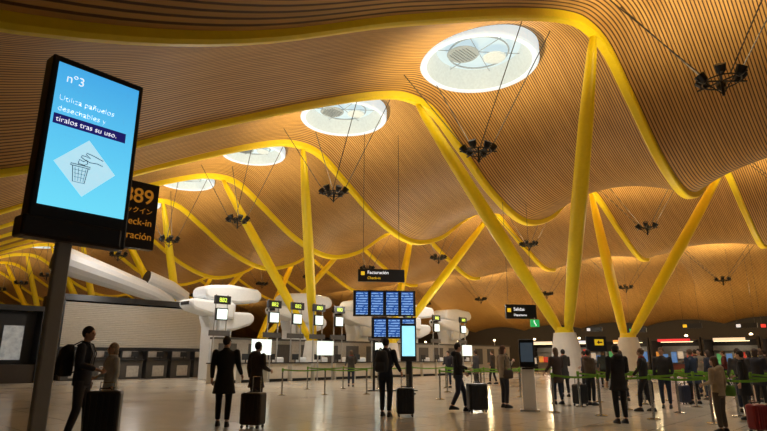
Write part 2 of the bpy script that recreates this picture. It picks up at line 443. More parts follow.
for q in range(3): stroke([(-.09+q*.006,-.03-q*.03),(.01-q*.006,-.03-q*.03)], .002)
stroke([(-.06,.025),(-.055,.06),(-.02,.05),(0,.07),(.012,.04),(-.01,.022),(-.06,.025)])
stroke([(.13,.05),(.085,.06),(.03,.055),(-.02,.07),(-.045,.083),(-.04,.097),(-.015,.098),(.03,.088),(-.01,.115),(-.005,.128),(.05,.118),(.13,.095)])

# gate sign behind
r = root('direction_sign', (-3.76, 8.9, 0), TH, 'dark brown check-in direction sign with orange lettering on a grey post', 'sign')
P(r, 'panel', G().box((-.9, .08, 3.60), (1.8, .16, 1.10)), M_brownblack, bevel=.01)
P(r, 'post', G().box((-1.27, .08, 1.52), (.11, .09, 3.05)), M_pole, bevel=.01)
text(r, '889', .34, (-.08, -.005, 3.80), M_ot, align='RIGHT', bold=.003)
text(r, 'チェックイン', .11, (-.08, -.005, 3.63), M_ot, align='RIGHT')
text(r, 'Check-in', .16, (-.07, -.005, 3.43), M_ot, align='RIGHT')
text(r, 'Facturación', .165, (-.05, -.005, 3.20), M_ot, align='RIGHT')

# ---------------- closed shutter kiosk row ----------------
def slot_shutter(w, h):
    g = G(); nn = int(h/.12); vs = []
    prof = []
    for i in range(nn):
        prof += [(-.02, i*.12), (-.045, i*.12+.03), (-.045, i*.12+.085), (-.02, i*.12+.115)]
    for y, z in prof: vs += [(-w/2, y, z), (w/2, y, z)]
    return g.add(vs, [(2*i, 2*i+1, 2*i+3, 2*i+2) for i in range(len(prof)-1)])
r = root('shuttered_kiosk', hp(-2.9, 32), TH, 'long black-framed kiosk with closed beige-grey roller shutter', 'kiosk')
P(r, 'frame', G().box((0,1.5,5.2),(10.7,3.2,.4)).box((-5.15,1.5,2.5),(.4,3.2,5)).box((5.15,1.5,2.5),(.4,3.2,5)).box((0,3,2.5),(10,.1,5)).box((0,1.5,1.92),(10.2,3.1,.22)), M_black, bevel=.01)
o = P(r, 'roller_shutter', slot_shutter(9.9, 2.95), M_shut); o.location = (0, .1, 2.04)
P(r, 'lower_panels', G().box((0,.35,.95),(9.9,.1,1.75)), M_booth)
M_gpanel = mat('grey_panel', (.42,.40,.36), .5)
for i in range(6):
    d = root('service_counter', hp(-7.3+i*1.75, 30.8), TH, 'low dark service counter with pale front panel and monitor', 'counter', 'service counters below the shutter')
    P(d, 'body', G().box((0,0,.6),(1.5,.6,1.2)), M_booth, bevel=.03)
    P(d, 'front_panel', G().box((.1,-.31,.5),(.8,.03,.7)), M_gpanel, bevel=.01)
    P(d, 'worktop', G().box((0,-.05,1.23),(1.6,.8,.06)), M_black, bevel=.01)
    P(d, 'monitor', G().box((.3,0,1.6),(.5,.05,.35)).box((.3,0,1.34),(.06,.05,.2)), M_black, bevel=.01)
    P(d, 'privacy_screen', G().box((-.75,0,1.5),(.05,.6,.6)), M_black)
    P(d, 'rear_panel', G().box((0.1,.32,1.6),(1.0,.04,.4)), M_gpanel)
r = root('information_booth', hp(-12.3, 29.5), TH, 'black-framed booth with pale lit posters', 'booth')
P(r, 'frame', G().box((0,0,4.1),(5.2,1.2,.3)).box((-2.5,0,2.0),(.25,1.2,4.0)).box((2.5,0,2.0),(.25,1.2,4.0)).box((0,.5,2.0),(5.0,.1,4.0)), M_black, bevel=.01)
M_poster = mat('grey_poster', (.5,.52,.5), .5, emit=(.7,.75,.75), estr=.2, nscale=3, var=.5)
for x in (-1.5, -.1, 1.3): P(r, 'poster', G().box((x, .38, 2.2),(1.0,.05,1.9)), M_poster)
P(r, 'counter', G().box((0,-.2,.5),(4.8,.6,1.0)), M_dark, bevel=.02)

# ---------------- check-in island ----------------
M_back = mat('island_panel', (.36,.34,.30), .5)
M_back2 = mat('island_panel_dark', (.07,.065,.06), .5)
r = root('partition', hp(0, 24.3), TH, 'long grey partition with dark panels behind the check-in desks', 'partition')
P(r, 'wall_panel', G().box((16.2,0,1.25),(35.6,.25,2.5)), M_back)
P(r, 'top_rail', G().box((16.2,0,2.56),(35.8,.4,.12)), M_back2)
for i in range(16): P(r, 'dark_panel', G().box((-.6+i*2.2, -.14, 1.5),(1.3,.04,1.5)), M_back2)
desk_t = [-3.1, -1.3, .5, 2.3, 4.1, 5.9, 7.7, 9.6, 11.4, 13.2, 15, 16.8, 18.6, 20.6]
big = {-3.1, .5, 2.3, 4.1, 5.9, 9.6, 13.2, 16.8, 20.6}
DS = 20.6
def mkdesk(t, sign):
    d = root('check_in_desk', hp(t, DS), TH, 'cream check-in desk with numbered overhead sign and lit monitor' if sign else 'cream check-in desk with small monitor', 'check-in desk', 'check-in desks in a row')
    P(d, 'body', G().box((0,0,.52),(1.5,.6,1.04)), M_cream, bevel=.03)
    P(d, 'worktop', G().box((0,-.05,1.07),(1.6,.8,.06)), M_black, bevel=.01)
    P(d, 'kick_panel', G().box((0,-.3,.08),(1.4,.1,.16)), M_blackm)
    P(d, 'baggage_housing', G().box((.45,.35,.7),(.7,.3,1.4)), M_white, bevel=.08)
    P(d, 'agent_monitor', G().box((-.3,0,1.42),(.5,.05,.34)).box((-.3,0,1.18),(.05,.05,.2)), M_black)
    if sign:
        for x in (-.55, .2): P(d, 'sign_post', G().tube([(x,.2,1.0),(x,.2,4.85)], .04, 8), M_grey)
        P(d, 'number_sign', G().box((-.2,.1,4.55),(1.0,.16,.46)), M_black, bevel=.01)
        P(d, 'monitor', G().box((-.2,.1,3.75),(.75,.12,.68)), M_blackm, bevel=.01)
        P(d, 'monitor_screen', G().box((-.2,.03,3.75),(.64,.02,.56)), M_whitelit)
        P(d, 'cross_rail', G().box((-.2,.2,2.7),(1.3,.08,.3)), M_back2)
    return d
protos = {}
for t in desk_t:
    sg = t in big
    if sg not in protos: protos[sg] = d = mkdesk(t, sg)
    else: d = copy_thing(protos[sg], hp(t, DS))
    if sg:
        for c in list(d.children):
            if c.name.startswith('lettering'): bpy.data.objects.remove(c)
        text(d, '882' if t < 3.5 else '880', .34, (-.2, .01, 4.43), M_gt, align='CENTER')
for t in (-1.4, 3.4, 8.4, 19):
    d = root('lit_notice_board', hp(t, 19.4), TH, 'bright white freestanding notice board', 'notice board', 'lit notice boards')
    P(d, 'panel', G().box((0,0,1.95),(1.3,.08,.85)), M_whitelit)
    for x in (-.6, .6): P(d, 'leg', G().box((x,0,.8),(.06,.06,1.6)), M_grey)

# air duct towers: thick support with deep tapering arms and hoods
SH = [(-.75,0),(.75,0),(.8,3.0),(1.0,3.4),(1.0,5.2),(-1.0,5.2),(-1.0,3.9),(-.8,3.3)]
UP = [(-1.3,5.0),(.9,4.85),(2.5,5.05),(2.8,5.3),(2.75,5.75),(2.45,5.95),(.4,6.1),(-1.3,5.95),(-1.6,5.7),(-1.6,5.25)]
MID = [(.6,3.75),(-.8,3.95),(-2.3,4.3),(-2.6,4.55),(-2.6,4.9),(-2.3,5.0),(.6,4.9)]
LOW = [(-.4,3.0),(.8,3.1),(2.0,3.5),(2.3,3.75),(2.3,4.15),(2.0,4.35),(-.4,4.3)]
def duct(t, s):
    r = root('air_duct_tower', hp(t, s), TH, 'pale grey air outlet tower with deep angular tapering arms', 'ventilation duct', 'white air outlet towers')
    P(r, 'housing', G().prism(SH, -.5, .7), M_white, bevel=.06)
    P(r, 'upper_arm', G().prism(UP, -.95, .8), M_white, bevel=.2)
    P(r, 'middle_arm', G().prism(MID, -1.1, .5), M_white, bevel=.17)
    P(r, 'lower_arm', G().prism(LOW, -.9, .5), M_white, bevel=.17)
    P(r, 'outlet_grille', G().box((-2.6,-.3,4.72),(.06,1.0,.2)), M_black)
    P(r, 'arm_outlet', G().box((2.78,-.1,5.52),(.06,1.1,.26)), M_black)
    for q in range(5): P(r, 'louvre_band', G().box((0,-.53,1.0+q*.38),(1.1,.06,.1)), M_grey)
for i, t in enumerate((-.4, 6.2, 12.8, 19.2, 25.4)): duct(t, 25.9)
r = root('air_duct_tower', hp(2.2, 37), TH, 'large white air duct with open nozzle rising above the shutters', 'ventilation duct', 'white air outlet towers')
P(r, 'shaft', G().rings([(0,0,0,.7,.6),(0,0,4.5,.7,.6)], 8), M_white, bevel=.04)
P(r, 'main_nozzle', G().tube([(0,0,4.3),(-.1,0,5.2),(-.8,0,5.9),(-2.2,0,6.5),(-5.5,0,7.4),(-8.6,0,8.2),(-9.5,0,8.45)], [.5,.55,.62,.72,.92,1.10,1.12], 14, .9), M_white, smooth=False, bevel=.06)
P(r, 'nozzle_grille', G().tube([(-9.51,0,8.45),(-9.56,0,8.46)], .95, 18), M_black)
P(r, 'short_nozzle', G().tube([(0,0,5),(.5,0,5.8),(.6,0,6.4),(-.6,0,7.0),(-2.0,0,7.4),(-2.7,0,7.6)], [.5,.62,.66,.7,.76,.78], 14, .85), M_white, smooth=False, bevel=.05)
P(r, 'short_nozzle_grille', G().tube([(-2.71,0,7.6),(-2.76,0,7.61)], .66, 18), M_black)

# ---------------- flight information board ----------------
r = root('flight_information_board', (.05, 24.5, 0), math.radians(6), 'large black flight information board with stepped rows of blue screens', 'information board')
P(r, 'frame', G().box((0,.12,3.68),(2.75,.2,1.12)).box((.42,.12,2.62),(1.95,.14,.9)).box((-.45,.12,1.05),(.1,.1,2.1)).box((1.15,.12,1.05),(.1,.1,2.1)).box((.35,.12,.02),(2.1,.5,.04)), M_black, bevel=.01)
for i in range(4):
    o = P(r, 'display', G().box((0,0,0),(.52,.03,.98)), M_board); o.location = (-1.0+i*.667, 0, 3.68); o.rotation_euler = (math.radians(4),0,0)
for i in range(3):
    o = P(r, 'small_display', G().box((0,0,0),(.50,.03,.74)), M_board); o.location = (-.2+i*.62, .03, 2.62); o.rotation_euler = (math.radians(4),0,0)
r = root('hanging_direction_sign', (-.1, 24.2, 0), math.radians(8), 'black hanging direction sign with yellow square and white words', 'sign')
P(r, 'panel', G().box((0,0,4.85),(2.05,.15,.55)), M_black, bevel=.01)
P(r, 'pictogram', G().box((-.82,-.08,4.93),(.16,.02,.16)), M_yt)
text(r, 'Facturación', .2, (-.62,-.085,4.91), M_wt); text(r, 'Check-in', .16, (-.62,-.085,4.68), M_yt)
for x in (-.8, .8): P(r, 'suspension_rod', G().tube([(x,0,5.12),(x,0,11.5)], .012, 6), M_cable)
r = root('advertising_totem', (.98, 22.3, 0), 0, 'slim black totem with small bright cyan screen', 'digital sign')
P(r, 'housing', G().box((0,.06,1.95),(.62,.12,1.45)).box((0,.06,.65),(.2,.1,1.3)).box((0,.06,.03),(.5,.4,.06)), M_black, bevel=.02)
P(r, 'screen', G().box((0,-.01,2.0),(.5,.02,1.15)), M_cyanlit)
r = root('hanging_direction_sign', (7.35, 30, 0), math.radians(12), 'black hanging direction sign with white lettering', 'sign')
P(r, 'panel', G().box((0,0,3.75),(1.75,.15,.75)), M_black, bevel=.01)
P(r, 'pictogram', G().box((-.7,-.08,3.82),(.2,.02,.2)), M_yt)
text(r, 'Salidas', .24, (-.45,-.085,3.8), M_wt); text(r, 'Departures', .16, (-.45,-.085,3.52), M_wt)
for x in (-.7, .7): P(r, 'suspension_rod', G().tube([(x,0,4.1),(x,0,9.8)], .012, 6), M_cable)
r = root('exit_sign', (7.95, 29.6, 0), math.radians(12), 'green illuminated emergency exit sign', 'exit sign')
P(r, 'panel', G().box((0,0,3.12),(.48,.08,.38)), M_green)
P(r, 'running_figure', G().tube([(-.05,-.05,3.26),(-.05,-.05,3.2),(-.02,-.05,3.11),(.05,-.05,3.04),(.03,-.05,2.97)], [.03,.025,.022,.018,.012], 6), M_wt)
P(r, 'bracket', G().box((0,0,3.36),(.04,.04,.1)), M_grey)
r = root('yellow_direction_board', (9.35, 25.0, 0), math.radians(10), 'small black board with yellow arrow panel on posts', 'sign')
P(r, 'panel', G().box((0,0,1.95),(.95,.08,.65)), M_black, bevel=.01)
P(r, 'yellow_face', G().box((.12,-.045,2.02),(.42,.02,.26)), M_yellow_panel)
P(r, 'arrow', G().add([(0,-.06,2.02),(.12,-.06,1.93),(.12,-.06,1.99),(.27,-.06,1.99),(.27,-.06,2.05),(.12,-.06,2.05),(.12,-.06,2.11)], [(0,1,2,3,4,5,6)]), M_black)
for x in (-.45, .45): P(r, 'post', G().box((x,0,.82),(.06,.06,1.64)), M_grey)
r = root('self_service_kiosk', (3.86, 15.4, 0), math.radians(-12), 'grey self-service kiosk with dark upper panel', 'kiosk')
P(r, 'body', G().box((0,0,.55),(.34,.26,1.1)), M_conc, bevel=.03)
P(r, 'head', G().box((0,.02,1.48),(.40,.14,.72)), M_blackm, bevel=.02)
P(r, 'screen', G().box((0,-.06,1.5),(.32,.02,.5)), mat('dim_screen', (.03,.04,.05), .2, emit=(.15,.2,.25), estr=.2))
P(r, 'keypad', G().box((0,-.16,1.08),(.3,.1,.04)), M_blackm)
P(r, 'foot', G().box((0,0,.02),(.5,.4,.04)), M_grey)

# ---------------- shops ----------------
cols = [(.9,.05,.04),(1,.75,.5),(.8,.04,.05),(1,.45,.1),(.7,.8,1),(1,.8,.6)]
for i in range(6):
    s = -1+i*4.2
    r = root('shop_front', hp(33, s), TH+math.pi/2, 'lit shop front with coloured fascia and cluttered shelves', 'shop', 'row of shop fronts')
    P(r, 'shell', G().box((0,-1.5,3.0),(4.1,3,.3)).box((-1.98,-1.5,1.5),(.15,3,3)).box((1.98,-1.5,1.5),(.15,3,3)).box((0,-3,1.5),(4.1,.1,3)), M_dark)
    c = cols[i]; mm = mat('fascia_%d' % i, c, .4, emit=c, estr=.7)
    P(r, 'fascia', G().box((0,.06,2.85),(2.0+.3*(i % 3),.08,.22)), mm)
    P(r, 'light_strip', G().box((0,-.8,2.72),(2.6,.1,.05)), mat('dim_strip', (1,.8,.5), .4, emit=(1,.75,.4), estr=2.5))
    P(r, 'shelving', G().box((0,-2.6,.5),(3.6,.5,.06)).box((0,-2.6,1.0),(3.6,.5,.06)).box((0,-2.6,1.5),(3.6,.5,.06)).box((0,-2.6,2.0),(3.6,.5,.06)).box((0,-2.8,1.2),(3.7,.1,2.4)), M_back)
    for q in range(6):
        cc = random.choice([(.6,.06,.04),(.7,.5,.1),(.1,.25,.6),(.6,.55,.45),(.1,.4,.14),(.8,.35,.06)])
        P(r, 'display_panel', G().box((-1.6+q*.62, -.2-.3*(q % 2), 1.0+.9*random.random()),(.42,.1,.35+.6*random.random())), mat('goods_%s' % (cc,), cc, .6, emit=cc, estr=.4))  # goods glow in their own colour to make the shop look brighter
    P(r, 'display_table', G().box((0,-.9,.8),(2.0,.5,.08)).box((0,-.9,.4),(1.6,.4,.8)), mat('shop_table_%d' % (i % 2), [(.2,.05,.03),(.2,.18,.15)][i % 2], .5))
    pt(hp(34.2, s, 2.4), 22, (1,.85,.65), .15)
for i, (t, s, z, c) in enumerate(((31, -2.5, 3.9, (1,.62,.03)), (31, 1.5, 3.8, (.9,.95,1)), (30.5, 5.2, 3.9, (1,.62,.03)), (30.5, 9.5, 3.7, (.05,.6,.15)), (31, 13.5, 3.9, (.9,.95,1)), (28, -.6, 3.6, (.9,.06,.04)))):
    r = root('hanging_sign', hp(t, s), TH+math.pi/2+math.pi, 'small dark hanging sign with lit coloured panel', 'sign', 'small hanging signs by the shops')
    P(r, 'panel', G().box((0,0,z),(1.5,.1,.38)), M_black)
    P(r, 'lit_face', G().box((-.5,-.06,z),(.3,.02,.24)), mat('lit_%s' % (c,), c, .5, emit=c, estr=.6))
    for x in (-.6, .6): P(r, 'suspension_rod', G().tube([(x,0,z+.19),(x,0,9.9)], .01, 5), M_cable)
for i in range(14):
    r = root('post_lamp', hp(47, -2+i*6.0), TH, 'slim post with small bright warm lamp', 'lamp', 'distant post lamps')
    P(r, 'post', G().tube([(0,0,0),(0,0,3.6)], .05, 8), M_grey)
    P(r, 'lamp_head', G().ell((0,0,3.7), (.16,.16,.12)), M_glow)

# ---------------- barriers ----------------
SM = {}
def stanchion(x, y, nx=None, ny=None, grp='belt barrier posts'):
    r = root('barrier_post', (x, y, 0), 0, 'steel queue barrier post with lime green belt', 'queue barrier', grp)
    if 'b' not in SM:
        SM['b'] = G().rings([(0,0,0,.15,.15),(0,0,.02,.15,.15),(0,0,.04,.05,.05)], 20).mesh('base')
        SM['p'] = G().tube([(0,0,.03),(0,0,.9)], .03, 12).mesh('pole')
        SM['h'] = G().tube([(0,0,.86),(0,0,.98)], .04, 12).mesh('belt_head')
        SM['b'].materials.append(M_steel); SM['p'].materials.append(M_steel); SM['h'].materials.append(M_lime)
    for k, nm in (('b','base'),('p','pole'),('h','belt_head')):
        fin(bpy.data.objects.new(nm, SM[k]), r)
    if nx is not None:
        dx, dy = nx-x, ny-y; L = math.hypot(dx, dy); d = Vector((dx/L, dy/L, 0))
        g = G(); K = 8
        for i in range(K+1):
            f = i/K; p = d*(.04+(L-.08)*f); sag = -.04*math.sin(math.pi*f)
            g.v += [p+Vector((0,0,.895+sag)), p+Vector((0,0,.945+sag))]
        for i in range(K): g.f.append((2*i, 2*i+2, 2*i+3, 2*i+1))
        o = P(r, 'belt', g, M_lime)
        sd = o.modifiers.new('s', 'SOLIDIFY'); sd.thickness = .003
def line(p0, d, n, step=1.6):
    pts = [(p0[0]+d[0]*step*i, p0[1]+d[1]*step*i) for i in range(n)]
    for i, p in enumerate(pts):
        q = pts[i+1] if i < n-1 else (None, None)
        stanchion(p[0], p[1], q[0], q[1])
mA = (-A.x, -A.y)
line((4.35, 14.9), mA, 6, 1.2)
line((5.6, 16.6), mA, 7, 1.3)
line((6.8, 18.4), mA, 8, 1.4)
line((8.2, 20.0), mA, 7, 1.5)
line((9.6, 21.8), mA, 7)
line((-3.4, 25.8), (.985, .17), 6)
line((-3.8, 21.7), (.985, .17), 3)
line((1.9, 19.5), (.93, .37), 3)
line((2.6, 23.6), (.98, .2), 4)

# ---------------- suitcases ----------------
def suitcase(x, y, rz, w=.46, d=.28, h=.68, col=(.015,.015,.018), hh=.32, label='black upright wheeled suitcase with extended handle', tilt=0):
    r = root('suitcase', (x, y, 0), rz, label, 'suitcase')
    m = mat('case_%s' % (col,), col, .35)
    P(r, 'shell', G().box((0,0,.06+h/2),(w,d,h)), m, bevel=.05)
    for i in range(5):
        xx = -w*.36+i*w*.18
        for sy in (-1, 1): P(r, 'rib', G().box((xx, sy*(d/2+.004), .06+h/2),(.025,.014,h*.84)), m, bevel=.004)
    for sx in (-1, 1):
        for sy in (-1, 1):
            P(r, 'wheel', G().tube([(sx*w*.38-.012, sy*d*.34, .032),(sx*w*.38+.012, sy*d*.34, .032)], .032, 12), M_black)
    P(r, 'telescopic_handle', G().tube([(-w*.2,d*.3,.06+h-.05),(-w*.2,d*.3,.06+h+hh),(w*.2,d*.3,.06+h+hh),(w*.2,d*.3,.06+h-.05)], .011, 8), M_steel)
    P(r, 'carry_handle', G().tube([(-.09,0,.06+h),(-.08,0,.09+h),(.08,0,.09+h),(.09,0,.06+h)], .012, 8), M_black)
    return r

# ---------------- people ----------------
SKINS = [(.60,.36,.25),(.45,.26,.17),(.66,.43,.32)]
ARMS = {'down': ((.245,-.03,1.15),(.26,.04,.91)), 'back': ((.25,-.11,1.17),(.29,-.2,.94)), 'front': ((.24,.0,1.16),(.2,.24,1.08)),
        'reach': ((.25,.06,1.16),(.3,.22,.98)), 'phone': ((.23,.05,1.16),(.1,.26,1.3)), 'strap': ((.27,.0,1.17),(.14,.16,1.33))}
def person(x, y, yaw, H=1.75, label='', top=(.02,.02,.025), legs=(.02,.02,.03), hair=(.02,.013,.01), stride=.0, armL='down', armR='down',
           coat=0, vox=.014, backpack=None, skin=0, lean=0, longhair=False, build=1.0, grp=None, shoe=(.015,.015,.015), cap=None, headyaw=0, bag=None, hood=False, scarf=None):
    r = root('person', (x, y, 0), yaw, label, 'person', grp)
    k = H/1.75
    ms = mat('skin_%d' % skin, SKINS[skin], .5, var=.05); mt = mat('top_%s' % (top,), top, .8, bump=.15, nscale=5, var=.3); ml = mat('legs_%s' % (legs,), legs, .8, bump=.1)
    mh = mat('hair_%s' % (hair,), hair, .7, nscale=40, var=.3); mshoe = mat('shoe_%s' % (shoe,), shoe, .5)
    def L(p):
        p = Vector(p)
        if p.z > .95: p.y += lean*(p.z-.95)
        return p
    hips = [Vector((sx*.09, 0, .92)) for sx in (-1, 1)]
    ank = [Vector((-.1, stride/2, .09)), Vector((.1, -stride/2, .09+(.05 if stride > .3 else 0)))]
    kn = [Vector((-.1, stride*.33+.025, .49)), Vector((.1, -stride*.16+.035, .49))]
    shl = [L((sx*.185*build, -.01, 1.425)) for sx in (-1, 1)]
    arms = []
    for i, (sx, a) in enumerate(((-1, armL), (1, armR))):
        e, w = ARMS[a]; arms.append((L((sx*e[0], e[1], e[2])), L((sx*w[0], w[1], w[2]))))
    HR = Matrix.Rotation(headyaw, 3, 'Z'); hc = L((0, .025, 1.635))
    def hd(p): return hc + HR @ Vector(p)
    g = G()
    g.ell(hc, (.072,.088,.105), 18, 12); g.ell(hd((0,.03,-.055)), (.052,.055,.055), 14, 10)
    g.ell(hd((0,.092,-.012)), (.013,.02,.024), 8, 6)
    g.ell(hd((0,.078,.022)), (.045,.016,.012), 8, 6); g.ell(hd((0,.084,-.055)), (.026,.010,.010), 8, 6); g.ell(hd((0,.07,-.092)), (.022,.018,.015), 8, 6)
    for sx in (-1, 1): g.ell(hd((sx*.074,0,-.005)), (.012,.022,.032), 8, 6)
    g.tube([L((0,-.012,1.40)), L((0,-.005,1.47)), L((0,.01,1.57))], [.062,.055,.054], 14)
    R = [(.86,.13,.09),(.95,.135,.095),(1.08,.115,.085),(1.22,.13,.095),(1.34,.15,.10),(1.42,.145,.085),(1.47,.07,.06)]
    g.rings([(0, L((0,0,z)).y, z, a*build, b*build) for z, a, b in R], 20)
    for i in range(2):
        g.tube([shl[i], shl[i].lerp(arms[i][0], .5), arms[i][0]], [.047,.043,.037], 10); g.ell(shl[i], .05, 10, 8); g.ell(arms[i][0], .037, 8, 6)
        g.tube([arms[i][0], arms[i][0].lerp(arms[i][1], .35), arms[i][1]], [.037,.036,.025], 10)
        g.tube([hips[i], hips[i].lerp(kn[i], .5), kn[i]], [.08,.068,.052], 12); g.ell(kn[i], .053, 10, 8)
        g.tube([kn[i], kn[i].lerp(ank[i], .35), ank[i]], [.052,.052,.034], 12)
        g.ell(ank[i]+Vector((0,.06,-.045)), (.035,.11,.03), 12, 8)
        f = (arms[i][1]-arms[i][0]).normalized()
        g.tube([arms[i][1]-f*.01, arms[i][1]+f*.03, arms[i][1]+f*.085], [.024,.034,.036], 12, .62)
    g.scale(k)
    body = remeshed(g, 'body', ms, vox*k, r, 2)
    fg = G()
    for i in range(2):
        f = (arms[i][1]-arms[i][0]).normalized(); sx = -1 if i == 0 else 1
        c = Vector((0,1,0)) if abs(f.y) < .8 else Vector((0,0,1)); c = (c-f*c.dot(f)).normalized(); pn = Vector((-sx,0,0)); pn = (pn-f*pn.dot(f)).normalized()
        w = arms[i][1]
        for q, ln in enumerate((.07,.078,.073,.058)):
            b0 = w+f*.07+c*(.027-.018*q)
            fg.tube([b0, b0+f*ln*.45+pn*.006, b0+f*ln*.8+pn*.024, b0+f*ln*.9+pn*.042], [.0095,.009,.008,.006], 8)
        b0 = w+f*.03+c*.026
        fg.tube([b0, b0+c*.022+f*.022+pn*.01, b0+c*.028+f*.05+pn*.02], [.011,.010,.008], 8)
    fg.scale(k)
    me = fg.mesh('f')
    bm = bmesh.new(); bm.from_mesh(body.data); bm.from_mesh(me)
    for ff in bm.faces: ff.smooth = True
    bm.to_mesh(body.data); bm.free()
    g = G(); zlo = .84 if not coat else coat
    R = [(.84,.158,.118),(.95,.155,.118),(1.08,.142,.112),(1.22,.155,.12),(1.34,.172,.12),(1.42,.165,.10),(1.475,.085,.075)]
    if coat: R = [(zlo,.2,.16),(zlo+.02,.2,.16),(.84,.168,.13)]+R[1:]
    g.rings([(0, L((0,0,z)).y, z, a*build, b*build) for z, a, b in R], 22)
    for i in range(2):
        wv = arms[i][0].lerp(arms[i][1], .93)
        g.ell(shl[i], .066, 12, 8); g.tube([shl[i], shl[i].lerp(arms[i][0], .5), arms[i][0]], [.066,.06,.053], 12); g.ell(arms[i][0], .053, 10, 8)
        g.tube([arms[i][0], arms[i][0].lerp(wv, .4), wv], [.053,.05,.038], 12)
    g.tube([L((0,-.01,1.44)), L((0,0,1.515))], [.085,.067], 14)
    if hood: g.ell(L((0,-.10,1.47)), (.12,.085,.075), 12, 8)
    g.scale(k); remeshed(g, 'jacket' if not coat else 'coat', mt, vox*k, r, 2)
    if scarf:
        g = G(); g.tube([L((.075*math.cos(a), .065*math.sin(a)+.005, 1.5)) for a in [2*math.pi*q/12 for q in range(13)]], .028, 8)
        g.tube([L((.04,.07,1.49)), L((.05,.13,1.35)), L((.05,.135,1.2))], [.03,.032,.03], 8, .5)
        g.scale(k); P(r, 'scarf', g, mat('scarf_%s' % (scarf,), scarf, .9), smooth=True)
    g = G(); g.rings([(0,0,.80,.14,.11),(0,0,.9,.15,.11),(0,0,.99,.14,.105)], 18)
    for i in range(2):
        hh = hips[i]; a = kn[i].lerp(ank[i], .9)
        g.tube([hh, hh.lerp(kn[i], .5), kn[i]], [.095,.083,.066], 12); g.ell(kn[i], .066, 10, 8); g.tube([kn[i], kn[i].lerp(a, .4), a], [.066,.063,.052], 12)
    g.scale(k); remeshed(g, 'trousers', ml, vox*k, r, 2)
    for i in range(2):
        g = G(); a = ank[i]; z0 = a.z-.09
        g.rings([(a.x,a.y+.055,z0+.0,.046,.135),(a.x,a.y+.055,z0+.03,.048,.138),(a.x,a.y+.04,z0+.06,.043,.11),(a.x,a.y+.0,z0+.1,.042,.055)], 16); g.scale(k)
        P(r, 'shoe', g, mshoe, smooth=True)
    g = G(); g.ell(hd((0,-.018,.022)), (.083,.094,.105), 18, 12)
    if longhair: g.ell(hd((0,-.05,-.06)), (.085,.06,.13), 14, 10)
    g.scale(k); P(r, 'hair', g, mh, smooth=True)
    if cap:
        g = G().ell(hd((0,-.01,.05)), (.088,.1,.085), 18, 10); g.box(hd((0,.11,.045)), (.13,.09,.012)); g.scale(k); P(r, 'cap', g, mat('cap_%s' % (cap,), cap, .7), smooth=True)
    me = mat('eye_dark', (.02,.015,.01), .2)
    for sx in (-1, 1):
        g = G().ell(hd((sx*.03,.078,.006)), (.012,.008,.007), 8, 6).scale(k); P(r, 'eye', g, me, smooth=True)
    P(r, 'mouth', G().ell(hd((0,.092,-.056)), (.022,.004,.005), 8, 6).scale(k), mat('lips', (.35,.12,.1), .5), smooth=True)
    if backpack:
        b = root('backpack', (x, y, 0), yaw, 'dark fabric backpack worn on the back', 'backpack')
        g = G().rings([(0,-.25,.98,.13,.08),(0,-.27,1.02,.16,.115),(0,-.27,1.25,.165,.12),(0,-.25,1.42,.13,.09),(0,-.23,1.47,.06,.04)], 18).scale(k)
        P(b, 'bag', g, mat('pack_%s' % (backpack,), backpack, .8, bump=.2), smooth=True)
        P(b, 'pocket', G().rings([(0,-.37,1.0,.11,.04),(0,-.38,1.06,.125,.05),(0,-.37,1.2,.11,.03)], 14).scale(k), mat('pack_%s' % (backpack,), backpack), smooth=True)
        for sx in (-1, 1):
            P(b, 'strap', G().tube([(sx*.1,-.16,1.45),(sx*.11,-.04,1.52),(sx*.11,.08,1.47),(sx*.12,.14,1.33),(sx*.15,.1,1.12),(sx*.16,-.14,1.03)], .022, 8, .5).scale(k), M_black, smooth=True)
    if bag:
        b = root('shoulder_bag', (x, y, 0), yaw, 'soft shoulder bag carried at the side', 'bag')
        P(b, 'bag', G().rings([(.36,-.05,.82,.05,.13),(.36,-.05,.86,.06,.15),(.36,-.05,1.0,.055,.15),(.35,-.05,1.07,.03,.12)], 14).scale(k), mat('bag_%s' % (bag,), bag, .7), smooth=True)
        P(b, 'strap', G().tube([(.36,.06,1.06),(.3,.06,1.3),(.19,.02,1.51),(.3,-.12,1.3),(.36,-.15,1.06)], .013, 6).scale(k), M_black)
    return r
pi = math.pi
person(-5.12, 9.8, -pi*.42, 1.88, 'man in dark jacket and grey trousers with large backpack, standing', (.035,.04,.06), (.06,.065,.08), stride=.22, armR='front', armL='down', backpack=(.02,.02,.024), headyaw=-.3, build=1.12)
person(-4.98, 10.55, pi*.72, 1.62, 'person in pale grey coat standing close behind a large suitcase', (.52,.58,.62), (.05,.05,.06), hair=(.35,.28,.2), armR='front', longhair=True, coat=.7, scarf=(.6,.6,.6), build=1.1)
suitcase(-4.55, 9.5, .25, .52, .30, .78, hh=.12, label='large black suitcase standing beside the backpacked man')
person(-3.3, 12.0, .1, 1.80, 'man in long black coat seen from behind, head turned', (.007,.007,.009), (.012,.012,.016), coat=.62, armL='down', armR='reach', headyaw=-.5, build=1.14, stride=.14)
person(-2.95, 13.4, -.6, 1.72, 'person in dark brown hooded coat standing behind a suitcase', (.035,.026,.02), (.025,.02,.02), coat=.7, armR='front', hood=True, build=1.1)
suitcase(-2.62, 11.75, -.3, .46, .3, .62, hh=.3, col=(.03,.022,.018), label='dark brown suitcase with raised handle')
person(.05, 14.0, -.35, 1.83, 'man in dark blue jacket with small backpack looking toward boards', (.012,.016,.03), (.016,.02,.03), armR='reach', armL='front', backpack=(.03,.03,.035), stride=.1, build=1.08)
suitcase(.52, 13.95, .1, .42, .26, .6, hh=.3, label='black suitcase standing beside man with backpack')
